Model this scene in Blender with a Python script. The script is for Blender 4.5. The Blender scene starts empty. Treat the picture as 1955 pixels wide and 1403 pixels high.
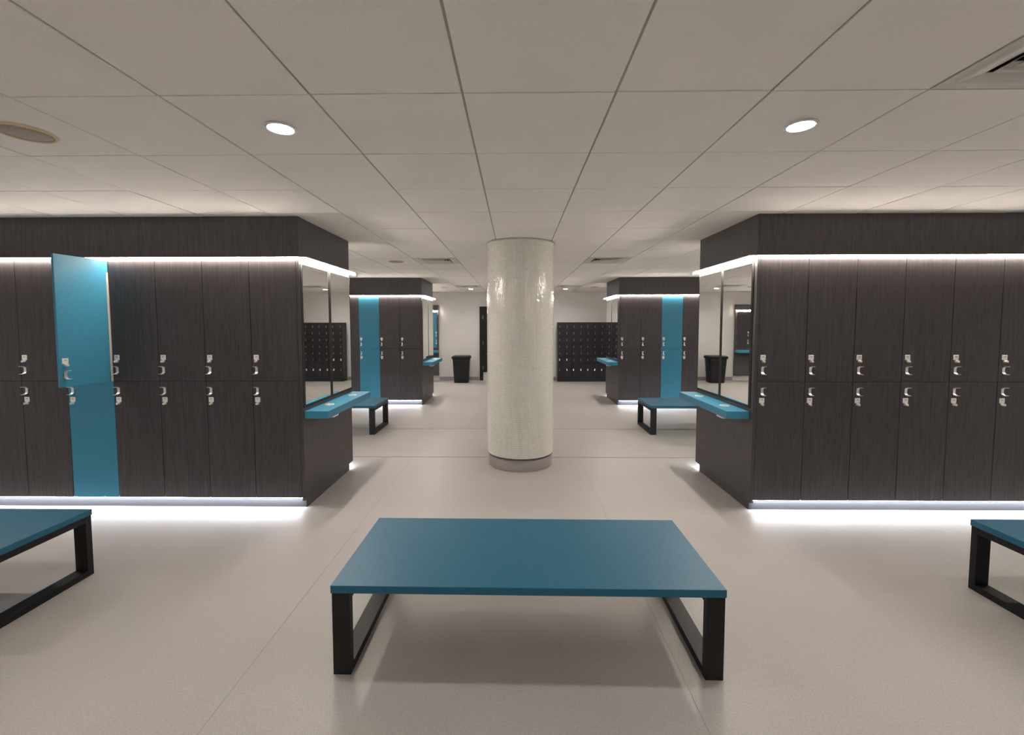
import bpy, math, random
from mathutils import Vector, Matrix
random.seed(7)
S = bpy.context.scene
COL = S.collection
PI = math.pi

# ------------------------------------------------------------------ camera
F_PX, CX, CY = 830.84, 972.66, 665.34
YAW, PITCH, ROLL = 0.01331, -0.05601, 0.00122
CAM_H = 1.59
cam_data = bpy.data.cameras.new('camera')
cam_data.sensor_width = 36.0
cam_data.lens = F_PX / 1955 * 36
cam_data.shift_x = (977.5 - CX) / 1955
cam_data.shift_y = (CY - 701.5) / 1955
cam_data.clip_start = 0.02
cam = bpy.data.objects.new('camera', cam_data)
COL.objects.link(cam)
Mw = Matrix.Rotation(YAW, 3, 'Z') @ Matrix.Rotation(PITCH, 3, 'X') @ Matrix.Rotation(ROLL, 3, 'Y')
rt, fw, up = Mw.col[0], Mw.col[1], Mw.col[2]
R3 = Matrix((rt, up, -fw)).transposed()
cam.matrix_world = Matrix.Translation((0, 0, CAM_H)) @ R3.to_4x4()
S.camera = cam

# ------------------------------------------------------------------ world, view, light levels
world = bpy.data.worlds.new('world')
S.world = world
world.use_nodes = True
world.node_tree.nodes['Background'].inputs[0].default_value = (0.8, 0.8, 0.85, 1)
world.node_tree.nodes['Background'].inputs[1].default_value = 0.0
S.view_settings.view_transform = 'Standard'
S.view_settings.look = 'None'
S.view_settings.gamma = 1
S.view_settings.use_curve_mapping = False
S.view_settings.exposure = 1.84
S.cycles.use_denoising = True
S.cycles.max_bounces = 10
S.cycles.diffuse_bounces = 6
S.cycles.glossy_bounces = 6
S.cycles.sample_clamp_indirect = 4.0
LED_TOP = 36.0        # warm strip above the doors
LED_SIDE = 42.0       # warm bar above the mirrors
LED_FLOOR = 34.0     # cool strip under the plinths
SPOT_LENS = 50.0      # downlight lens
SPOT_W = 9.0         # watts of each near downlight (those further down the room are stronger)

FLOOR_Z, CEIL_Z = 0.0, 2.49

# ------------------------------------------------------------------ materials
MATS = {}
def mat(name, color, rough=0.5, metal=0.0, emit=None, es=0.0, spec=0.5):
    m = bpy.data.materials.new(name); m.use_nodes = True
    b = m.node_tree.nodes['Principled BSDF']
    b.inputs['Base Color'].default_value = (*color, 1)
    b.inputs['Roughness'].default_value = rough
    b.inputs['Metallic'].default_value = metal
    b.inputs['Specular IOR Level'].default_value = spec
    if emit:
        b.inputs['Emission Color'].default_value = (*emit, 1)
        b.inputs['Emission Strength'].default_value = es
    MATS[name] = m
    return m

def N(m, t, **kw):
    n = m.node_tree.nodes.new(t)
    for k, v in kw.items(): setattr(n, k, v)
    return n
def L(m, a, b): m.node_tree.links.new(a, b)

def noise(m, scale3, scale=1.0, detail=2.0, rough=0.5, space='pos', rnd=False):
    """noise fixed in the place (object position in the world), stretched by scale3"""
    g = N(m, 'ShaderNodeNewGeometry')
    src = g.outputs['Position']
    if rnd:
        oi = N(m, 'ShaderNodeObjectInfo')
        mul = N(m, 'ShaderNodeVectorMath', operation='SCALE'); mul.inputs[0].default_value = (17, 3, 29)
        L(m, oi.outputs['Random'], mul.inputs['Scale'])
        ad = N(m, 'ShaderNodeVectorMath', operation='ADD')
        L(m, src, ad.inputs[0]); L(m, mul.outputs[0], ad.inputs[1]); src = ad.outputs[0]
    mp = N(m, 'ShaderNodeMapping'); mp.inputs['Scale'].default_value = scale3
    L(m, src, mp.inputs['Vector'])
    n = N(m, 'ShaderNodeTexNoise'); n.inputs['Scale'].default_value = scale
    n.inputs['Detail'].default_value = detail; n.inputs['Roughness'].default_value = rough
    L(m, mp.outputs[0], n.inputs['Vector'])
    return n.outputs['Fac']

def ramp(m, fac, stops):
    r = N(m, 'ShaderNodeValToRGB')
    e = r.color_ramp.elements
    while len(e) > len(stops): e.remove(e[-1])
    while len(e) < len(stops): e.new(0.5)
    for i, (p, c) in enumerate(stops):
        e[i].position = p; e[i].color = (*c, 1)
    L(m, fac, r.inputs['Fac'])
    return r.outputs['Color']

def mix(m, fac, a, b, mode='MIX'):
    x = N(m, 'ShaderNodeMix', data_type='RGBA', blend_type=mode)
    if isinstance(fac, (int, float)): x.inputs[0].default_value = fac
    else: L(m, fac, x.inputs[0])
    for k, v in ((6, a), (7, b)):
        if isinstance(v, tuple): x.inputs[k].default_value = (*v, 1)
        else: L(m, v, x.inputs[k])
    return x.outputs[2]

def bump(m, fac, strength, dist=0.001):
    b = N(m, 'ShaderNodeBump'); b.inputs['Strength'].default_value = strength
    b.inputs['Distance'].default_value = dist
    L(m, fac, b.inputs['Height'])
    L(m, b.outputs[0], m.node_tree.nodes['Principled BSDF'].inputs['Normal'])

def base(m, col): L(m, col, m.node_tree.nodes['Principled BSDF'].inputs['Base Color'])
def roughn(m, v): L(m, v, m.node_tree.nodes['Principled BSDF'].inputs['Roughness'])

# dark wood-grain laminate, vertical grain
def laminate(name, lo, hi, sc):
    m = mat(name, lo, 0.42, spec=0.4)
    f1 = noise(m, sc, 1.0, 5, 0.65, rnd=True)
    f2 = noise(m, tuple(v * 3.1 for v in sc), 1.0, 3, 0.6, rnd=True)
    c = ramp(m, f1, [(0.3, lo), (0.7, hi)])
    c2 = ramp(m, f2, [(0.35, (0.78, 0.78, 0.78)), (0.65, (1.12, 1.1, 1.1))])
    base(m, mix(m, 1.0, c, c2, 'MULTIPLY'))
    bump(m, f2, 0.25, 0.0006)
    return m
WOOD = laminate('dark_woodgrain_laminate', (0.045, 0.040, 0.044), (0.082, 0.074, 0.080), (90, 90, 3.0))
TEAL = mat('teal_laminate', (0.030, 0.20, 0.33), 0.42, spec=0.32)
f = noise(TEAL, (60, 60, 60), 1, 3); base(TEAL, ramp(TEAL, f, [(0.3, (0.044, 0.225, 0.350)), (0.7, (0.049, 0.243, 0.376))]))
bump(TEAL, noise(TEAL, (500, 500, 500), 1, 1), 0.08, 0.0004)
BENCH = mat('bench_laminate_shade_dimmed', (0.024, 0.15, 0.235), 0.45, spec=0.3)  # teal darkened in the colour to stand in for weaker light on the benches
f = noise(BENCH, (60, 60, 60), 1, 3); base(BENCH, ramp(BENCH, f, [(0.3, (0.012, 0.102, 0.174)), (0.7, (0.015, 0.111, 0.188))]))
bump(BENCH, noise(BENCH, (500, 500, 500), 1, 1), 0.08, 0.0004)
EDGE = mat('pale_door_edge', (0.55, 0.52, 0.46), 0.5)
CARC = mat('carcass_grey', (0.35, 0.35, 0.34), 0.6)
GAP = mat('dark_recess', (0.018, 0.017, 0.017), 0.7)
BLACK = mat('black_powder_coated_steel', (0.0055, 0.0052, 0.006), 0.5, spec=0.3)
bump(BLACK, noise(BLACK, (900, 900, 900), 1, 1), 0.15, 0.0003)
CHROME = mat('brushed_chrome', (0.93, 0.92, 0.90), 0.30, 0.6)
PLATE = mat('satin_metal_plate', (0.86, 0.85, 0.82), 0.4, 0.15)
SLOT = mat('engraved_dark', (0.02, 0.02, 0.02), 0.6)
ALU = mat('anodised_aluminium', (0.40, 0.41, 0.45), 0.38, 0.55)
SHIELD = mat('led_shield_black', (0.004, 0.004, 0.004), 1.0, spec=0.0)  # near-black for the added LED lip, so spill on it stays dark
BAND = mat('grey_plinth_band', (0.050, 0.052, 0.059), 0.6, spec=0.2)
bump(ALU, noise(ALU, (3, 3, 700), 1, 1), 0.1, 0.0003)
MIRROR = mat('mirror_glass', (0.93, 0.935, 0.91), 0.015, 1.0)
MEDGE = mat('mirror_edge', (0.62, 0.66, 0.62), 0.3, 0.3)
DIFF_W = mat('warm_led_diffuser', (0.9, 0.86, 0.8), 0.4, emit=(1.0, 0.88, 0.77), es=LED_TOP)
DIFF_S = mat('warm_led_bar', (0.9, 0.86, 0.8), 0.4, emit=(1.0, 0.89, 0.79), es=LED_SIDE)
DIFF_C = mat('cool_led_diffuser', (0.9, 0.9, 0.9), 0.4, emit=(0.90, 0.93, 1.0), es=LED_FLOOR)
LENS = mat('downlight_lens', (0.9, 0.9, 0.9), 0.3, emit=(0.93, 1.0, 0.97), es=SPOT_LENS)
RIM = mat('downlight_rim', (0.66, 0.69, 0.70), 0.35, 0.2)
CREAM = mat('cream_speaker_rim', (0.62, 0.52, 0.33), 0.45)
GRILLE = mat('speaker_grille', (0.30, 0.27, 0.23), 0.7)
v = N(GRILLE, 'ShaderNodeTexVoronoi'); v.inputs['Scale'].default_value = 260
g = N(GRILLE, 'ShaderNodeNewGeometry'); L(GRILLE, g.outputs['Position'], v.inputs['Vector'])
base(GRILLE, ramp(GRILLE, v.outputs['Distance'], [(0.25, (0.20, 0.18, 0.155)), (0.5, (0.40, 0.36, 0.31))]))

WALLM = mat('painted_plaster', (0.60, 0.575, 0.56), 0.7, spec=0.3)
f = noise(WALLM, (1.2, 1.2, 1.2), 1, 4); base(WALLM, ramp(WALLM, f, [(0.3, (0.585, 0.56, 0.55)), (0.7, (0.635, 0.61, 0.59))]))
bump(WALLM, noise(WALLM, (160, 160, 160), 1, 2), 0.15, 0.0008)

TILE = mat('mineral_ceiling_tile', (0.80, 0.77, 0.73), 0.85, spec=0.2)
f = noise(TILE, (420, 420, 420), 1, 2, 0.6)
f2 = noise(TILE, (2.2, 2.2, 2.2), 1, 3, rnd=True)
c = ramp(TILE, f, [(0.34, (0.77, 0.75, 0.72)), (0.52, (0.87, 0.85, 0.82)), (0.72, (0.91, 0.89, 0.86))])
c2 = ramp(TILE, f2, [(0.3, (0.96, 0.96, 0.97)), (0.7, (1.03, 1.02, 1.0))])
base(TILE, mix(TILE, 1.0, c, c2, 'MULTIPLY'))
bump(TILE, f, 0.35, 0.0012)
TEE = mat('ceiling_tee_bar', (0.42, 0.39, 0.35), 0.55)
PLEN = mat('ceiling_void', (0.055, 0.045, 0.04), 0.9)

FLOORM = mat('speckled_vinyl', (0.5, 0.46, 0.42), 0.42, spec=0.35)
f = noise(FLOORM, (330, 330, 330), 1, 2, 0.7)
f2 = noise(FLOORM, (95, 95, 95), 1, 3, 0.7)
f3 = noise(FLOORM, (1.1, 1.1, 1.1), 1, 4, 0.55)
c = ramp(FLOORM, f, [(0.30, (0.265, 0.248, 0.237)), (0.48, (0.385, 0.364, 0.346)), (0.70, (0.485, 0.462, 0.441))])
c2 = ramp(FLOORM, f2, [(0.3, (0.90, 0.90, 0.90)), (0.7, (1.07, 1.07, 1.07))])
c3 = ramp(FLOORM, f3, [(0.3, (0.95, 0.945, 0.94)), (0.7, (1.04, 1.04, 1.04))])
base(FLOORM, mix(FLOORM, 1.0, mix(FLOORM, 1.0, c, c2, 'MULTIPLY'), c3, 'MULTIPLY'))
bump(FLOORM, f, 0.25, 0.0006)
r = N(FLOORM, 'ShaderNodeMapRange'); r.inputs[3].default_value = 0.34; r.inputs[4].default_value = 0.52
L(FLOORM, f3, r.inputs[0]); roughn(FLOORM, r.outputs[0])
WELD = mat('vinyl_weld', (0.25, 0.235, 0.22), 0.5)
SKIRT = mat('grey_vinyl_skirting', (0.24, 0.21, 0.205), 0.45)

MOSAIC = mat('glass_mosaic', (0.66, 0.67, 0.60), 0.16, spec=0.7)
at = N(MOSAIC, 'ShaderNodeAttribute', attribute_name='tone')
base(MOSAIC, ramp(MOSAIC, at.outputs['Fac'], [(0.0, (0.60, 0.61, 0.55)), (0.35, (0.67, 0.67, 0.61)), (0.7, (0.72, 0.715, 0.66)), (1.0, (0.80, 0.79, 0.74))]))
GROUT = mat('mosaic_grout', (0.64, 0.63, 0.57), 0.8)

BINM = mat('charcoal_plastic', (0.010, 0.009, 0.011), 0.5, spec=0.3)
BANKM = mat('dark_steel_locker', (0.013, 0.010, 0.013), 0.5, spec=0.3)

# ------------------------------------------------------------------ mesh builder
class MB:
    def __init__(s): s.v = []; s.f = []; s.m = []; s.sm = []
    def face(s, idx, mi=0, sm=False): s.f.append(idx); s.m.append(mi); s.sm.append(sm)
    def box(s, x0, x1, y0, y1, z0, z1, mi=0, bev=0.0):
        b = len(s.v)
        if bev <= 0:
            s.v += [(x, y, z) for z in (z0, z1) for y in (y0, y1) for x in (x0, x1)]
            for q in ((0, 2, 3, 1), (4, 5, 7, 6), (0, 1, 5, 4), (2, 6, 7, 3), (0, 4, 6, 2), (1, 3, 7, 5)):
                s.face([b + k for k in q], mi)
            return s
        # chamfered box: 24 vertices
        e = min(bev, (x1 - x0) / 2.01, (y1 - y0) / 2.01, (z1 - z0) / 2.01)
        X, Y, Z = (x0, x1), (y0, y1), (z0, z1)
        I = {}
        for i in (0, 1):
            for j in (0, 1):
                for k in (0, 1):
                    sx, sy, sz = (1, -1)[i], (1, -1)[j], (1, -1)[k]
                    p = (X[i], Y[j], Z[k])
                    I[i, j, k, 0] = len(s.v); s.v.append((p[0], p[1] + sy * e, p[2] + sz * e))
                    I[i, j, k, 1] = len(s.v); s.v.append((p[0] + sx * e, p[1], p[2] + sz * e))
                    I[i, j, k, 2] = len(s.v); s.v.append((p[0] + sx * e, p[1] + sy * e, p[2]))
        c = Vector(((x0 + x1) / 2, (y0 + y1) / 2, (z0 + z1) / 2))
        def add(q):
            P = [Vector(s.v[i]) for i in q]
            n = (P[1] - P[0]).cross(P[2] - P[0])
            m_ = sum(P, Vector()) / len(P)
            if n.dot(m_ - c) < 0: q = q[::-1]
            s.face(q, mi)
        for i in (0, 1):
            add([I[i, 0, 0, 0], I[i, 1, 0, 0], I[i, 1, 1, 0], I[i, 0, 1, 0]])
            add([I[0, i, 0, 1], I[1, i, 0, 1], I[1, i, 1, 1], I[0, i, 1, 1]])
            add([I[0, 0, i, 2], I[1, 0, i, 2], I[1, 1, i, 2], I[0, 1, i, 2]])
        for a in (0, 1):
            for b_ in (0, 1):
                add([I[a, b_, 0, 0], I[a, b_, 0, 1], I[a, b_, 1, 1], I[a, b_, 1, 0]])
                add([I[a, 0, b_, 0], I[a, 0, b_, 2], I[a, 1, b_, 2], I[a, 1, b_, 0]])
                add([I[0, a, b_, 1], I[0, a, b_, 2], I[1, a, b_, 2], I[1, a, b_, 1]])
        for i in (0, 1):
            for j in (0, 1):
                for k in (0, 1): add([I[i, j, k, 0], I[i, j, k, 1], I[i, j, k, 2]])
        return s
    def lathe(s, prof, seg=32, c=(0, 0, 0), axis='z', mi=0, sm=True, close=True):
        """prof: list of (r, h) from start to end, revolved about an axis through c"""
        b = len(s.v); n = len(prof)
        for r_, h in prof:
            for i in range(seg):
                a = 2 * PI * i / seg; u, w = r_ * math.cos(a), r_ * math.sin(a)
                p = (u, w, h) if axis == 'z' else ((u, h, w) if axis == 'y' else (h, u, w))
                s.v.append((p[0] + c[0], p[1] + c[1], p[2] + c[2]))
        for k in range(n - 1):
            for i in range(seg):
                j = (i + 1) % seg
                s.face([b + k * seg + i, b + k * seg + j, b + (k + 1) * seg + j, b + (k + 1) * seg + i], mi, sm)
        if close:
            s.face([b + i for i in range(seg)][::-1], mi)
            s.face([b + (n - 1) * seg + i for i in range(seg)], mi)
        return s
    def loft(s, rings, mi=0, sm=False, cap=True):
        b = len(s.v); n = len(rings[0])
        for r_ in rings: s.v += [tuple(p) for p in r_]
        for k in range(len(rings) - 1):
            for i in range(n):
                j = (i + 1) % n
                s.face([b + k * n + i, b + k * n + j, b + (k + 1) * n + j, b + (k + 1) * n + i], mi, sm)
        if cap:
            s.face([b + i for i in range(n)][::-1], mi)
            s.face([b + (len(rings) - 1) * n + i for i in range(n)], mi)
        return s
    def mesh(s, name, mats):
        me = bpy.data.meshes.new(name)
        me.from_pydata(s.v, [], s.f)
        for m_ in (mats if isinstance(mats, (list, tuple)) else [mats]): me.materials.append(m_)
        me.polygons.foreach_set('material_index', s.m)
        me.polygons.foreach_set('use_smooth', s.sm)
        me.update()
        return me
    def build(s, name, mats, parent=None, loc=(0, 0, 0), rz=0.0):
        return obj(name, s.mesh(name, mats), parent, loc, rz)

def obj(name, data, parent=None, loc=(0, 0, 0), rz=0.0):
    o = bpy.data.objects.new(name, data); COL.objects.link(o)
    o.location = loc; o.rotation_euler = (0, 0, rz)
    if parent: o.parent = parent
    return o
def tag(o, label=None, cat=None, group=None, kind=None):
    if label: o['label'] = label
    if cat: o['category'] = cat
    if group: o['group'] = group
    if kind: o['kind'] = kind
    return o
def thing(name, label, cat, loc=(0, 0, 0), rz=0.0, group=None):
    return tag(obj(name, None, None, loc, rz), label, cat, group)

# ------------------------------------------------------------------ room shell
XL, XR, YF, YB = -6.4, 6.6, -3.6, 12.30
floor = MB().box(XL, XR, YF, YB, -0.08, 0.0).build('floor', FLOORM); tag(floor, kind='structure')
def wall(name, b): return tag(MB().box(*b).build(name, WALLM), kind='structure')
wall('wall_back', (XL - .1, XR + .1, YB, YB + .1, 0, 2.62))
wall('wall_left', (XL - .1, XL, YF, YB, 0, 2.62))
wall('wall_right', (XR, XR + .1, YF, YB, 0, 2.62))
wall('wall_front', (XL - .1, XR + .1, YF - .1, YF, 0, 2.62))
# skirtings (cove vinyl)
def skirting(name, b): return tag(MB().box(*b, bev=0.004).build(name, SKIRT), kind='structure')
skirting('baseboard_back', (-2.15, -1.04, YB - .012, YB, 0.0, 0.10))
skirting('baseboard_back.001', (-0.10, 1.15, YB - .012, YB, 0.0, 0.10))
skirting('baseboard_back.002', (XL, -3.30, YB - .012, YB, 0.0, 0.10))
skirting('baseboard_left', (XL, XL + .012, YF, YB - .012, 0, 0.10))
skirting('baseboard_right', (XR - .012, XR, YF, YB - .012, 0, 0.10))
# floor joints
tag(MB().box(XL + .012, XR - .012, 5.118, 5.134, 0, 0.0025, bev=0.001).build('trim_1', WELD), kind='structure')
tag(MB().box(XL + .012, XR - .012, 6.540, 6.552, 0, 0.0018, bev=0.0008).build('trim_2', WELD), kind='structure')
tag(MB().box(-1.2370, -1.2345, YF, 5.118, 0, 0.0006).build('trim_3', WELD), kind='structure')
tag(MB().box(0.7540, 0.7560, YF, 5.118, 0, 0.0006).build('trim_4', WELD), kind='structure')

# ------------------------------------------------------------------ ceiling: plenum, tee grid, tiles one by one
GX, GY, GS = -0.2066, 1.7504, 0.6
ceiling = MB().box(XL, XR, YF, YB, CEIL_Z + 0.055, CEIL_Z + 0.13).build('ceiling', PLEN); tag(ceiling, kind='structure')
HOLES = {}   # (col,row) of tiles that a vent replaces
VENTS = [((-2, 7), 'L'), ((2, 7), 'R'), ((-2, 14), 'l'), ((2, 14), 'r'), ((3, -1), 'n')]
for k, _ in VENTS: HOLES[k] = 1
xs = range(-11, 12); ys = range(-9, 18)
tb = MB()
for c_ in xs:
    x = GX + c_ * GS
    if XL < x < XR: tb.box(x - 0.010, x + 0.010, YF, YB, CEIL_Z + 0.006, CEIL_Z + 0.030)
for r_ in ys:
    y = GY + r_ * GS
    if YF < y < YB: tb.box(XL, XR, y - 0.009, y + 0.009, CEIL_Z + 0.0085, CEIL_Z + 0.029)
tee = tb.build('ceiling_grid', TEE, ceiling)
COLX, COLY, COLR = 0.058, 4.965, 0.378
DOWNLIGHTS = [(-1.075, 2.035), (1.297, 2.047), (-1.133, 11.18), (1.287, 11.24)]
UNSEEN_DL = [(-4.68, 2.04), (4.90, 2.04), (-1.08, -2.6), (1.30, -2.6), (-3.48, 6.65), (3.70, 6.65), (-3.6, 11.0), (4.0, 11.0)]  # first inferred from the open door's shadow; the others added unseen for fill light
rest = MB()
tile_cache = {}
def seen(x0, x1, y0, y1):
    if y1 < 1.0: return False
    xm = (x0 + x1) / 2
    hw = 1.24 * y1 + 0.3
    if abs(xm) > hw: return False
    if y0 > 3.7 and (x1 < -2.0 or x0 > 2.2): return False
    return True
for c_ in xs:
    for r_ in ys:
        x0 = max(GX + c_ * GS, XL); x1 = min(GX + (c_ + 1) * GS, XR)
        y0 = max(GY + r_ * GS, YF); y1 = min(GY + (r_ + 1) * GS, YB)
        if x1 - x0 < 0.03 or y1 - y0 < 0.03 or (c_, r_) in HOLES: continue
        gx, gy = 0.0048, 0.0030
        w, d = x1 - x0 - 2 * gx, y1 - y0 - 2 * gy
        dz = random.uniform(-0.0012, 0.0012)
        if seen(x0, x1, y0, y1):
            key = (round(w, 3), round(d, 3))
            if key not in tile_cache:
                tile_cache[key] = MB().box(-w / 2, w / 2, -d / 2, d / 2, 0, 0.016, bev=0.0015).mesh('ceiling_tile', TILE)
            o = obj('ceiling_tile', tile_cache[key], ceiling, ((x0 + x1) / 2, (y0 + y1) / 2, CEIL_Z + dz))
            o.rotation_euler = (random.uniform(-.0022, .0022), random.uniform(-.0022, .0022), 0)
        else:
            rest.box(x0 + gx, x1 - gx, y0 + gy, y1 - gy, CEIL_Z, CEIL_Z + 0.016)
o = rest.build('ceiling_tile_field', TILE, ceiling); tag(o, kind='stuff')

# ------------------------------------------------------------------ ceiling fittings
def downlight(x, y, label, group):
    t = thing('downlight', label, 'ceiling light', (x, y, CEIL_Z - 0.002), 0, group)
    MB().lathe([(0.050, 0.010), (0.052, -0.001), (0.056, -0.005), (0.064, -0.005), (0.068, -0.002), (0.068, 0.000)], 40, close=False).build('rim', RIM, t)
    MB().lathe([(0.0505, 0.000), (0.045, -0.0035), (0.025, -0.005), (0.003, -0.0052)][::-1], 40, close=True).build('lens', LENS, t)
    return t
names = ['round recessed downlight in the near ceiling above the open-doored locker island',
         'round recessed downlight in the near ceiling on the side of the rectangular air vent',
         'small far downlight near the back wall above the waste bin',
         'small far downlight near the back wall above the small black lockers']
for (x, y), n in zip(DOWNLIGHTS, names): downlight(x, y, n, 'recessed downlights')
for x, y in DOWNLIGHTS + UNSEEN_DL:  # beams of the fittings, plus the unseen ones that have no fitting
    ld = bpy.data.lights.new('downlight_or_fill_beam', 'SPOT'); ld.energy = SPOT_W * (0.5 if y < 0 else (2.2 if abs(x) > 4 else 1.0) if y < 5 else 2.4 if y < 8 else 1.2); ld.spot_size = math.radians(150); ld.spot_blend = 0.8
    ld.shadow_soft_size = 0.05; ld.color = (1.0, 0.97, 0.93)
    lo = bpy.data.objects.new('downlight_or_fill_beam', ld); COL.objects.link(lo); lo.location = (x, y, CEIL_Z - 0.015)

def vent(c_, r_, label):
    x = GX + (c_ + .5) * GS; y = GY + (r_ + .5) * GS
    t = thing('ceiling_vent', label, 'air vent', (x, y, CEIL_Z), 0, 'square louvred ceiling diffusers')
    def ring(mb, a, b, za, zb, th=0.002):
        A = [(-a, -a, za), (a, -a, za), (a, a, za), (-a, a, za)]
        B = [(-b, -b, zb), (b, -b, zb), (b, b, zb), (-b, b, zb)]
        A2 = [(p[0], p[1], p[2] + th) for p in A]; B2 = [(p[0], p[1], p[2] + th) for p in B]
        k = len(mb.v); mb.v += A + B + A2 + B2
        for i in range(4):
            j = (i + 1) % 4
            mb.face([k + i, k + 4 + i, k + 4 + j, k + j]); mb.face([k + 8 + i, k + 8 + j, k + 12 + j, k + 12 + i])
            mb.face([k + i, k + j, k + 8 + j, k + 8 + i]); mb.face([k + 4 + i, k + 12 + i, k + 12 + j, k + 4 + j])
    m = MB(); ring(m, 0.2945, 0.250, -0.001, -0.001, 0.006); ring(m, 0.250, 0.246, -0.001, -0.006, 0.003); ring(m, 0.246, 0.196, -0.006, 0.004, 0.003); m.build('frame', MATS['vent_white'], t)
    MB().box(-0.24, 0.24, -0.24, 0.24, 0.045, 0.052).build('backing', MATS['vent_dark'], t)
    a = 0.184
    while a > 0.04:
        m = MB(); ring(m, a, a - 0.032, -0.003, 0.018); m.build('louvre', MATS['vent_white'], t); a -= 0.0385
    m = MB(); m.box(-a, a, -a, a, -0.003, 0.0); m.build('centre_plate', MATS['vent_white'], t)
mat('vent_white', (0.60, 0.575, 0.54), 0.45); mat('vent_dark', (0.02, 0.018, 0.018), 0.8)
VL = {'L': 'louvred air vent in ceiling beyond the tiled column, on the bin side', 'R': 'louvred air vent in ceiling beyond the tiled column, on the small-locker side',
      'l': 'furthest air vent, beside the downlight above the waste bin', 'r': 'furthest air vent, beside the downlight above the small black lockers',
      'n': 'large near air vent cut off by the top right corner of the photo'}
for (c_, r_), k in VENTS: vent(c_, r_, VL[k])

def speaker(x, y, r_, label):
    t = thing('ceiling_speaker', label, 'speaker', (x, y, CEIL_Z), 0, 'round ceiling speakers')
    MB().lathe([(r_ - 0.012, 0.002), (r_ - 0.012, -0.006), (r_ - 0.006, -0.009), (r_, -0.006), (r_ + 0.002, 0.0)], 48, close=False).build('rim', CREAM, t)
    MB().lathe([(r_ - 0.012, 0.000), (r_ - 0.012, -0.004), (r_ * 0.5, -0.006), (0.004, -0.0065)][::-1], 48, close=True).build('grille', GRILLE, t)
speaker(-2.298, 2.065, 0.110, 'near round cream-rimmed speaker cut off by the left edge of the photo')
speaker(-1.707, 6.28, 0.105, 'round ceiling speaker above the far bench on the open-door side')
speaker(-1.735, 10.66, 0.100, 'small distant round ceiling speaker above the waste bin side')
speaker(1.921, 10.69, 0.100, 'small distant round ceiling speaker above the small black lockers')

# ------------------------------------------------------------------ mosaic column
col = thing('mosaic_column', 'round column clad in pale greenish-white glass mosaic with grey base', 'column', (COLX, COLY, 0))
MB().lathe([(COLR - 0.004, 0.142), (COLR - 0.004, CEIL_Z + .05)], 96, sm=True, close=True).build('core', GROUT, col)
MB().lathe([(0.366, 0.0), (0.364, 0.006), (0.364, 0.140)], 96).build('skirting', SKIRT, col)
MB().lathe([(0.372, 0.134), (0.377, 0.136), (0.377, 0.142), (0.372, 0.143)], 96, close=True).build('base_bead', mat('bead_dark', (0.06, 0.05, 0.045), 0.5), col)
MB().lathe([(COLR + 0.012, CEIL_Z - 0.003), (COLR + 0.012, CEIL_Z + 0.004), (COLR - .004, CEIL_Z + 0.004)], 96, close=False).build('top_collar', MATS['bead_dark'], col)
rr = random.Random(3)
nseg = 118; th0 = 2 * PI / nseg; ph = 0.0201
mv = []; mf = []; tones = []
z = 0.144; row = 0
while z + ph < CEIL_Z - 0.002:
    sheet = [rr.uniform(-0.12, 0.12) for _ in range(8)]
    for i in range(nseg):
        a = i * th0; g = 0.0009
        ha = th0 / 2 - g / COLR; zc = z + ph / 2; hz = ph / 2 - g
        ta, tz = rr.gauss(0, 0.00030), rr.gauss(0, 0.00030)
        b = len(mv)
        for (da, dz_) in ((-1, -1), (1, -1), (1, 1), (-1, 1)):
            r_ = COLR + da * ta + dz_ * tz
            mv.append((r_ * math.cos(a + da * ha), r_ * math.sin(a + da * ha), zc + dz_ * hz))
        for (da, dz_) in ((-1, -1), (1, -1), (1, 1), (-1, 1)):
            r_ = COLR - 0.0045
            mv.append((r_ * math.cos(a + da * (ha + .0006)), r_ * math.sin(a + da * (ha + .0006)), zc + dz_ * (hz + .0003)))
        mf.append((b, b + 1, b + 2, b + 3))
        for k in range(4):
            j = (k + 1) % 4
            mf.append((b + k, b + 4 + k, b + 4 + j, b + j))
        t_ = min(1, max(0, 0.55 + rr.gauss(0, 0.10) + sheet[(i * 8) // nseg] * 0.5))
        tones += [t_] * 5
    z += ph
me = bpy.data.meshes.new('mosaic_tiles'); me.from_pydata(mv, [], mf); me.materials.append(MOSAIC)
at_ = me.attributes.new('tone', 'FLOAT', 'FACE'); at_.data.foreach_set('value', tones); me.update()
tag(obj('mosaic_tiles', me, col), kind='stuff')

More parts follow.
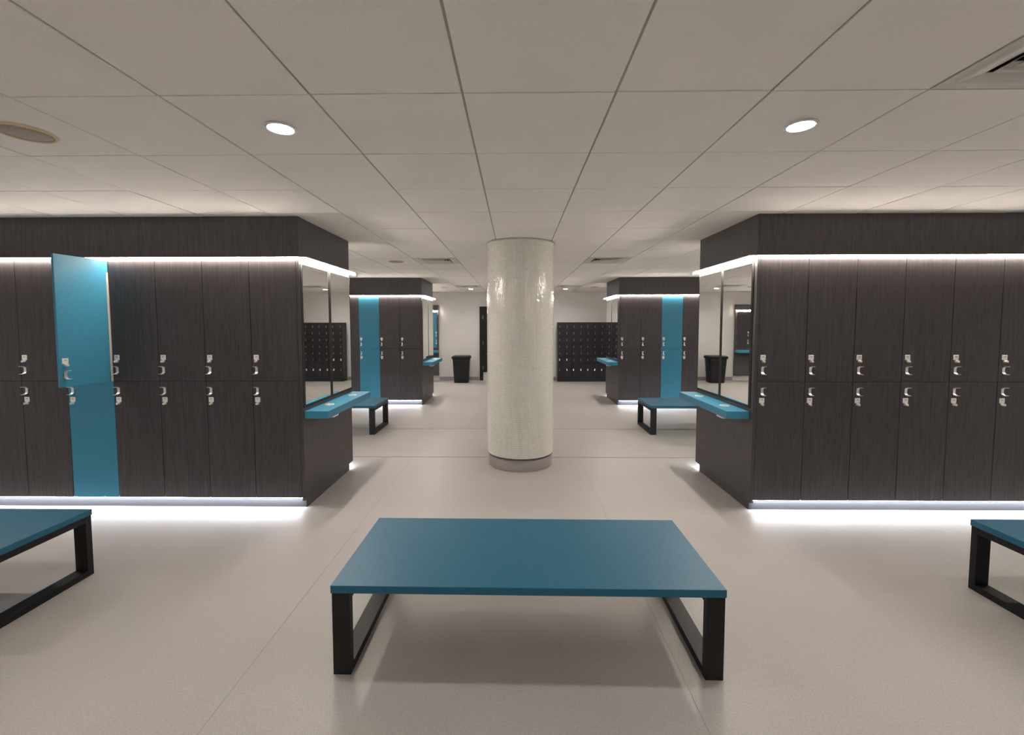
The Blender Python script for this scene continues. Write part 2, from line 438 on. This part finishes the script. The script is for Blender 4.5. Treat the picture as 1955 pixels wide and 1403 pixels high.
# ------------------------------------------------------------------ two-tier lockers
Z0, ZM, Z1 = 0.092, 1.106, 2.128
def mesh_plate():
    m = MB().box(-0.0215, 0.0215, -0.006, 0, -0.0215, 0.0215, 0, bev=0.002)
    m.box(-0.008, 0.008, -0.0066, -0.005, 0.004, 0.0075, 1)
    return m.mesh('number_plate', [PLATE, SLOT])
def mesh_knob():
    m = MB().lathe([(0.012, 0.0), (0.012, -0.010), (0.009, -0.014), (0.010, -0.024), (0.0085, -0.027)][::-1], 16, axis='y')
    m.box(-0.0022, 0.0022, -0.034, -0.025, -0.009, 0.009, bev=0.001)
    return m.mesh('lock_knob', CHROME)
def mesh_handle():
    # metal pull: waisted strap fixed to the door, both ends flaring out towards the hand
    m = MB(); rings = []
    for i in range(13):
        t = -1 + 2 * i / 12.0
        zz = 0.031 * math.copysign(min(1.0, abs(t) * 1.30), t) if abs(t) < 0.77 else 0.031 * math.copysign(1, t)
        yy = -0.004 - 0.034 * max(0.0, (abs(t) - 0.45) / 0.55) ** 1.5
        hw = 0.0095 + 0.0065 * abs(t) ** 2
        nz = math.copysign(min(1, max(0, (abs(t) - 0.5) * 2.4)), t) * 0.003
        ny = -0.003 * (1 - min(1, max(0, (abs(t) - 0.5) * 2.0)))
        rings.append([(-hw, yy, zz), (hw, yy, zz), (hw, yy - ny, zz + nz), (-hw, yy - ny, zz + nz)])
    m.loft(rings, sm=False)
    m.lathe([(0.007, 0.0), (0.007, -0.005)][::-1], 12, axis='y')
    return m.mesh('handle', CHROME)
ME_PLATE, ME_KNOB, ME_HANDLE = mesh_plate(), mesh_knob(), mesh_handle()

CACHE = {}
def locker(W, wname, loc, rz, label, group, mats=(None, None), open_angle=0.0):
    """origin = left front bottom corner seen from the front; front faces local -y"""
    t = thing('locker', label, 'locker', loc, rz, group)
    key = ('body', wname, open_angle > 0)
    if key not in CACHE:
        m = MB(); D = 0.50
        m.box(0.0008, 0.016, 0.021, D, Z0, Z1 + 0.015); m.box(W - 0.016, W - 0.0008, 0.021, D, Z0, Z1 + 0.015)
        m.box(0.016, W - 0.016, 0.021, D, Z0, Z0 + 0.016); m.box(0.016, W - 0.016, 0.021, D, Z1 - 0.001, Z1 + 0.015)
        m.box(0.016, W - 0.016, 0.021, D, ZM - 0.008, ZM + 0.008); m.box(0.016, W - 0.016, D - 0.012, D, Z0 + 0.016, Z1 - 0.001)
        m.v = [tuple(p) for p in m.v]
        CACHE[key] = m.mesh('body', CARC if open_angle > 0 else GAP)
    obj('body', CACHE[key], t)
    for tier, (za, zb) in enumerate(((ZM + 0.0015, Z1), (Z0, ZM - 0.0015))):
        mt = mats[tier] or WOOD
        key = ('door', wname, tier, mt.name)
        if key not in CACHE:
            CACHE[key] = MB().box(-W + 0.0022, -0.0022, 0.0, 0.019, 0.0, zb - za, bev=0.0010).mesh('door', mt)
        d = obj('door', CACHE[key], t, (W, 0, za))
        if mt is TEAL: d['label'] = 'teal laminate door' if open_angle == 0 or tier == 1 else 'teal laminate door standing wide open'
        if tier == 0 and open_angle > 0:
            d.rotation_euler = (0, 0, open_angle)
            m = MB().box(-0.018, -0.0022, -0.0012, -0.0002, 0.0, zb - za - 0.10)
            m.box(-0.06, -0.0022, 0.0195, 0.030, 0.06, 0.12, bev=0.002); m.box(-0.06, -0.0022, 0.0195, 0.030, 0.80, 0.86, bev=0.002)
            m.build('hinge_rail', EDGE, d)
        if tier == 0: zp, zh = 1.310 - za, 1.203 - za
        else: zp, zh = 0.949 - za, 1.027 - za
        obj('number_plate', ME_PLATE, d, (-W + 0.0415, 0, zp))
        obj('lock_knob', ME_KNOB, d, (-W + 0.0425, 0, zp - 0.0325))
        h = obj('handle', ME_HANDLE, d, (-W + (0.040 if tier == 0 else 0.042), 0, zh))
    return t

ORD = ['first', 'second', 'third', 'fourth', 'fifth', 'sixth', 'seventh', 'eighth', 'ninth']
# island description: side (-1 left, +1 right), aisle face x, front y, rear y
def box_part(name, mt, parent, *b, bev=0.0015): return MB().box(*b, bev=bev).build(name, mt, parent)

def island(tagname, side, xa, yf, yr, W, n, desc, teal=(), teal_rear=(), rear_lockers=False, open_col=None, gname='', plinth_led=True):
    """xa: aisle-side face of the end panel; lockers run away from the aisle"""
    s = side
    X = lambda d: xa + s * d                     # distance from the aisle face
    def xr(a, b): return (min(X(a), X(b)), max(X(a), X(b)))
    P = 0.026; far = P + n * W
    t = thing('locker_surround', f'dark wood-grain casing of {desc}', 'casing', (0, 0, 0), 0, 'locker island casings')
    # end panel, toe notches at the bottom
    m = MB(); x0, x1 = xr(0, P)
    m.box(x0, x1, yf, yr - 0.10, 0.068, 2.150, bev=0.001)
    m.box(x0, x1, yf + 0.041, yr - 0.113, 0.0, 0.068)
    m.box(x0, x1, yr - 0.10, yr, 0.068, 2.150, bev=0.001)
    m.build('end_panel', WOOD, t)
    # bulkhead
    x0, x1 = xr(0.0, far)
    box_part('fascia', WOOD, t, *xr(0.019, far), yf, yf + 0.019, 2.156, CEIL_Z + 0.004)
    box_part('rear_fascia', WOOD, t, *xr(0.019, far), yr - 0.019, yr, 2.156, CEIL_Z + 0.004)
    box_part('side_fascia', WOOD, t, *xr(0.0, 0.019), yf, yr, 2.1515, CEIL_Z + 0.004)
    box_part('top_board', GAP, t, *xr(P + .001, far), yf + 0.021, yr - 0.021, 2.147, 2.155, bev=0)
    # plinth bands, set back under the doors
    x0, x1 = xr(0.003, far)
    m = MB().box(x0, x1, yf + 0.032, yf + 0.040, 0.0, 0.066, bev=0.001); a, b = xr(P + 0.002, far)
    m.box(a, b, yf + 0.032, yf + 0.040, 0.0665, 0.0905)
    m.build('plinth_band', BAND, t)
    box_part('rear_plinth_band', ALU, t, *xr(0.003, far), yr - 0.112, yr - 0.100, 0.0, 0.066)
    if not rear_lockers: box_part('rear_panel', WOOD, t, *xr(P, far), yr - 0.019, yr, 0.092, 2.146)
    # LED strips
    lab = f'lit warm LED strip above the doors of {desc}'
    q = thing('led_strip', lab, 'light strip', (0, 0, 0), 0, 'warm LED strips under the bulkheads')
    x0, x1 = xr(0.0, far)
    for nm, ya, yb in (('front', yf - 0.0205, yf + 0.004), ('rear', yr - 0.004, yr + 0.0205)):
        yy0, yy1 = (ya, yf - 0.0008) if nm == 'front' else (yr + 0.0008, yb)
        MB().box(x0, x1, yy0, yy1, 2.1515, 2.1555).build('housing', ALU, q)
        e0, e1 = (yf - 0.0200, yf - 0.002) if nm == 'front' else (yr + 0.002, yr + 0.0200)
        MB().box(x0, x1, e0, e1, 2.1425, 2.1512).build('diffuser', DIFF_W, q)
    a, b = xr(-0.071, -0.0012)
    MB().box(a, b, yf - 0.012, yr + 0.035, 2.1500, 2.1560, bev=0.001).build('side_housing', ALU, q)
    a, b = xr(-0.052, -0.014)
    MB().box(a, b, yf - 0.012, yr + 0.028, 2.134, 2.1498, bev=0.003).build('side_diffuser', DIFF_S, q)
    a, b = xr(-0.071, -0.008)
    MB().box(a, b, yr + 0.0285, yr + 0.036, 2.124, 2.1498, bev=0.001).build('end_cap', BLACK, q)
    if not plinth_led: return t
    q = thing('plinth_light', f'cool white floor glow LED under {desc}', 'light strip', (0, 0, 0), 0, 'cool LED lines under the plinths')
    for nm, ye, sg in (('diffuser', yf, 1), ('rear_diffuser', yr, -1)):
        a, b = xr(P + 0.003, far); o_ = 0.0 if sg > 0 else 0.012
        MB().loft([[(v_, ye + sg * (0.002 + o_), 0.0885), (v_, ye + sg * (0.002 + o_), 0.0905), (v_, ye + sg * (0.0165 + o_), 0.0905), (v_, ye + sg * (0.0165 + o_), 0.0850)] for v_ in (a, b)]).build(nm, DIFF_C, q)
    MB().box(*xr(P + 0.003, far), yf + 0.0003, yf + 0.0017, 0.0872, 0.0912).build('led_hiding_lip', SHIELD, q)  # added lip that hides the glowing LED edge from the camera
    return t

def mirrors_shelf(side, xa, yf, desc, split, y_near, y_far, shelf_y, shelf_d, grom, tagy, first, second):
    s = side
    def xr(a, b): return (min(xa - s * a, xa - s * b), max(xa - s * a, xa - s * b))
    for (ya, yb), w in (((y_near, split[0]), first), ((split[1], y_far), second)):
        t = thing('wall_mirror', w, 'mirror', (0, 0, 0), 0, 'tall mirrors on the island end panels')
        box_part('backing', GAP, t, *xr(0.0006, 0.005), ya - 0.022, yb + 0.022, 0.872, 2.100, bev=0.0005)  # black gap between mirrors; the rim below the glass stands in for panel shade
        MB().box(*xr(0.0052, 0.0085), ya + 0.001, yb - 0.001, 0.898, 2.097).build('glass', MIRROR, t)
    t = thing('vanity_shelf', f'teal shelf below the mirrors of {desc}', 'shelf', (0, 0, 0), 0, 'teal vanity shelves on the end panels')
    ya, yb = shelf_y
    box_part('board', TEAL, t, *xr(0.0006, shelf_d), ya, yb, 0.779, 0.845, bev=0.0025)
    for gy, off in grom:
        cx_ = xa - s * off
        g_ = MB().lathe([(0.030, 0.846), (0.031, 0.8475), (0.036, 0.8485), (0.042, 0.8475), (0.043, 0.8453)], 32, (cx_, gy, 0), close=False)
        g_.build('grommet', CHROME, t)
        MB().lathe([(0.030, 0.8453), (0.030, 0.8462)], 24, (cx_, gy, 0)).build('grommet_cap', mat('grommet_steel', (0.32, 0.33, 0.33), 0.3, 0.6), t)
        m = MB().lathe([(0.0035, 0.8462), (0.0035, 0.8475)], 10, (cx_ - .01, gy, 0)); m.lathe([(0.0035, 0.8462), (0.0035, 0.8475)], 10, (cx_ + .01, gy, 0))
        m.build('finger_hole', SLOT, t)
    m = MB().box(*xr(shelf_d - 0.075, shelf_d - 0.004), tagy - 0.055, tagy + 0.055, 0.762, 0.7788, bev=0.003)
    o = m.build('under_shelf_socket', PLATE, t); o['label'] = 'small metal fitting under the shelf edge'

# front-left island
dFL = 'the near island with the open teal door'
island('fl', -1, -1.815, 3.660, 4.765, 0.3997, 9, dFL)
mirrors_shelf(-1, -1.815, 3.66, dFL, (4.205, 4.262), 3.700, 4.745, (3.683, 4.785), 0.207, ((3.998, .083), (4.539, .095)), 3.86,
              'nearer of two tall mirrors beside the open-door island, reflecting small lockers', 'further of two tall mirrors on the open-door island end, beside a thin black gap')
for k in range(9):
    x = -1.841 - (k + 1) * 0.3997
    if k == 4: lab, mt, oa = 'locker with both doors teal, upper one swung wide open towards the camera', (TEAL, TEAL), math.radians(84)
    else:
        mt, oa = (None, None), 0.0
        lab = f'dark two-door locker, {ORD[k]} from the mirror corner of the island with the open teal door'
        if k == 3: lab = 'dark two-door locker right beside the open teal door, in its shadow'
    locker(0.3997, 'a', (x, 3.660, 0), 0, lab, 'lockers of the near island with the open door', mt, oa)
# front-right island
dFR = 'the near all-dark island on the right'
island('fr', 1, 1.996, 3.645, 4.775, 0.3965, 9, dFR)
mirrors_shelf(1, 1.996, 3.645, dFR, (4.208, 4.256), 3.712, 4.745, (3.702, 4.785), 0.190, ((3.971, .083), (4.494, .095)), 3.85,
              'nearer of two tall mirrors on the all-dark island, reflecting a distant shelf', 'further of two tall mirrors on the all-dark island, reflecting the waste bin')
for k in range(9):
    locker(0.3965, 'b', (2.022 + k * 0.3965, 3.645, 0), 0, f'dark two-door locker, {ORD[k]} from the mirror corner of the near all-dark island', 'lockers of the near all-dark island')
# back islands
dBL = 'the far island behind the open-door one'
island('bl', -1, -1.824, 8.480, 9.640, 0.402, 7, dBL, rear_lockers=True)
mirrors_shelf(-1, -1.824, 8.48, dBL, (9.06, 9.11), 8.54, 9.60, (8.50, 9.66), 0.200, ((8.83, .09), (9.38, .09)), 8.62,
              'nearer tall mirror on the far island end next to the bin aisle', 'further tall mirror on the far island end next to the bin aisle')
for k in range(7):
    x = -1.850 - (k + 1) * 0.402
    te = k == 2
    lab = 'far locker with two closed teal doors behind the near open-door island' if te else f'distant dark locker, {ORD[k]} from the corner of the far island on the bin side'
    locker(0.402, 'c', (x, 8.480, 0), 0, lab, 'lockers of the far island on the bin side', (TEAL, TEAL) if te else (None, None))
    te = k == 2
    lab = 'teal locker facing the back wall, seen only in the wall mirror' if te else f'dark locker facing the back wall, {ORD[k]} from the bin aisle'
    locker(0.402, 'c', (x + 0.402, 9.640, 0), PI, lab, 'lockers facing the back wall', (TEAL, TEAL) if te else (None, None))
dBR = 'the far island before the small black lockers'
island('br', 1, 2.006, 8.475, 9.625, 0.402, 7, dBR)
mirrors_shelf(1, 2.006, 8.475, dBR, (9.05, 9.10), 8.54, 9.59, (8.50, 9.65), 0.200, ((8.83, .09), (9.38, .09)), 8.62,
              'nearer tall mirror on the far island end beside the small black lockers', 'further tall mirror on the far island end beside the small black lockers')
for k in range(7):
    te = k == 2
    lab = 'far locker with two closed teal doors behind the near all-dark island' if te else f'distant dark locker, {ORD[k]} from the corner of the far island on the small-locker side'
    locker(0.402, 'c', (2.032 + k * 0.402, 8.475, 0), 0, lab, 'lockers of the far island on the small-locker side', (TEAL, TEAL) if te else (None, None))

# unseen islands added behind the photographer for their strip light: casings and strips only
island('zl', -1, -1.82, -2.15, -1.05, 0.40, 10, 'the unseen added island behind the photographer, open-door side', plinth_led=False)
island('zr', 1, 2.00, -2.15, -1.05, 0.40, 10, 'the unseen added island behind the photographer, all-dark side', plinth_led=False)

# ------------------------------------------------------------------ vanity on the back wall (far left)
t = thing('wall_vanity', 'dark wall panel with lit strip, mirrors and teal shelf on back wall', 'vanity unit', (-2.165, YB - 0.002, 0))
MB().box(-1.10, 0, -0.055, 0, 0.14, 2.13, bev=0.002).build('panel', WOOD, t)
MB().box(-1.06, -0.55, -0.062, -0.0555, 0.925, 1.925).build('mirror_glass', MIRROR, t)
MB().box(-0.53, -0.04, -0.062, -0.0555, 0.925, 1.925).build('mirror_glass', MIRROR, t)
MB().box(-1.08, -0.02, -0.105, -0.0555, 1.972, 1.980).build('light_housing', ALU, t)
MB().box(-1.08, -0.02, -0.100, -0.068, 1.948, 1.9715, bev=0.003).build('light_diffuser', DIFF_S, t)
MB().box(-1.10, 0, -0.255, -0.0555, 0.79, 0.855, bev=0.003).build('shelf', TEAL, t)

# ------------------------------------------------------------------ small black lockers along the back wall
BX, BY, CWD = 1.175, 11.975, 0.1935
ROWZ = [1.622, 1.437, 1.252, 1.067, 0.882, 0.697, 0.512, 0.140]
mk = MB().lathe([(0.010, 0.0), (0.010, -0.008), (0.007, -0.010)][::-1], 12, axis='y'); mk.box(-0.006, 0.006, -0.014, -0.009, -0.030, 0.004, bev=0.002)
mk.box(-0.012, 0.012, -0.012, -0.0105, -0.052, -0.026, bev=0.0005)
ME_KEY = mk.mesh('key', mat('dull_key_metal', (0.22, 0.21, 0.21), 0.35, 0.5))
mk = MB().lathe([(0.013, 0.0), (0.013, -0.006), (0.008, -0.009)][::-1], 14, axis='y'); mk.box(-0.014, 0.014, -0.013, -0.009, -0.046, 0.006, bev=0.004)
ME_KEY_B = mk.mesh('wrist_key', mat('white_key_tag', (0.85, 0.85, 0.85), 0.4))
dm = {}
labs = ['first black small-locker cabinet, nearest the tiled column', 'second black small-locker cabinet from the tiled column',
        'third black small-locker cabinet from the tiled column', 'fourth black small-locker cabinet, partly behind the far teal shelf',
        'black small-locker cabinet hidden behind the far island, seen only in mirrors']
for c_ in range(5):
    t = thing('small_locker_cabinet', labs[c_], 'locker cabinet', (BX + c_ * 2 * CWD, BY, 0), 0, 'small black key lockers on the back wall')
    m = MB().box(0.001, 2 * CWD - 0.001, 0.014, YB - BY - 0.014, 0.0, 1.640, bev=0.001)
    m.build('body', mat('dark_carcass', (0.016, 0.014, 0.016), 0.5) if c_ == 0 else MATS['dark_carcass'], t)
    MB().box(0.001, 2 * CWD - 0.001, 0.003, 0.0135, 0.004, 0.130, bev=0.001).build('plinth', BANKM, t)
    for q in range(2):
        for r_ in range(7):
            zt, zb = ROWZ[r_], ROWZ[r_ + 1]; h_ = zt - zb - 0.006
            key = (q, round(h_, 3))
            if key not in dm: dm[key] = MB().box(0.008 if q == 0 else 0.002, CWD - (0.002 if q == 0 else 0.008), 0.0, 0.013, 0, h_, bev=0.0012).mesh('door', BANKM)
            d = obj('door', dm[key], t, (q * CWD, 0, zb + 0.003))
            col_i = c_ * 2 + q
            big = (r_ == 6 and col_i > 0) or (r_ == 5 and col_i < 2)
            k_ = obj('key', ME_KEY_B if big else ME_KEY, d, (0.045 + 0.006 * q, 0, h_ * 0.5 + 0.022))
            k_.rotation_euler = (0, random.uniform(-0.3, 0.3), 0)
            if big: k_['label'] = 'white key tag'

# ------------------------------------------------------------------ tall black door by the column
t = obj('door_1', None, None, (-1.005, YB, 0)); tag(t, kind='structure')
MB().box(0, 0.095, -0.06, -0.001, 0.0, 2.085, bev=0.002).build('door_stile', BLACK, t)
MB().box(0.097, 0.92, -0.052, -0.018, 0.235, 2.085, bev=0.002).build('door_leaf', BLACK, t)
for zz in (0.36, 1.06, 1.78):
    MB().box(0.080, 0.115, -0.068, -0.0605, zz - 0.05, zz + 0.05, bev=0.003).build('hinge', mat('dull_hinge', (0.12, 0.12, 0.12), 0.4, 0.6) if zz < .5 else MATS['dull_hinge'], t)

# ------------------------------------------------------------------ waste bin
t = thing('waste_bin', 'charcoal plastic waste bin with wide flat lid by the back wall', 'waste bin', (-1.470, 11.86, 0))
def rrect(hx, hy, z, r_=0.03, n=5):
    p = []
    for (sx, sy, a0) in ((1, 1, 0), (-1, 1, PI / 2), (-1, -1, PI), (1, -1, 1.5 * PI)):
        for i in range(n):
            a = a0 + (PI / 2) * i / (n - 1)
            p.append((sx * (hx - r_) + r_ * math.cos(a), sy * (hy - r_) + r_ * math.sin(a), z))
    return p
MB().loft([rrect(0.185, 0.150, 0.0), rrect(0.190, 0.155, 0.02), rrect(0.222, 0.185, 0.60), rrect(0.226, 0.190, 0.66)], sm=True).build('bin_body', BINM, t)
MB().loft([rrect(0.242, 0.205, 0.655), rrect(0.250, 0.212, 0.665), rrect(0.250, 0.212, 0.695)], sm=False).build('bin_rim', BINM, t)
MB().loft([rrect(0.247, 0.209, 0.6955), rrect(0.247, 0.209, 0.708), rrect(0.238, 0.20, 0.722), rrect(0.215, 0.18, 0.732)], sm=True).build('bin_lid', BINM, t)
MB().box(-0.07, 0.07, -0.185, -0.160, 0.02, 0.05, bev=0.006).build('foot_pedal', BLACK, t)

# ------------------------------------------------------------------ benches
def bench(x0, y0, w, d, label, rz=0.0, h=0.42):
    """x0,y0 = front left corner"""
    t = thing('bench', label, 'bench', (x0, y0, 0), rz, 'teal-topped changing benches')
    MB().box(0, w, 0, d, h - 0.036, h, bev=0.0018).build('bench_top', BENCH, t)
    for xx in (0.004, w - 0.084):
        m = MB(); a, b = xx, xx + 0.08; ya, yb = 0.004, d - 0.004; T = 0.038; zt = h - 0.0365
        m.box(a, b, ya, ya + T, 0.0, zt, bev=0.0015)
        m.box(a, b, yb - T, yb, 0.0, zt, bev=0.0015)
        m.box(a, b, ya + T, yb - T, 0.0, T, bev=0.001)
        m.box(a, b, ya + T, yb - T, zt - T, zt, bev=0.001)
        m.build('leg', BLACK, t)
bench(-0.831, 1.878, 1.763, 0.688, 'large teal bench in the middle foreground on black loop legs', math.radians(-0.45))
bench(-4.455, 1.990, 1.762, 0.682, 'near teal bench cut off by the left edge, before the open-door lockers')
bench(2.728, 1.900, 1.762, 0.684, 'near teal bench cut off by the right edge of the photo')
bench(-3.785, 6.170, 1.762, 0.690, 'far teal bench seen past the mirrors of the open-door island')
bench(1.940, 6.190, 1.762, 0.690, 'far teal bench seen past the mirrors of the near all-dark island')
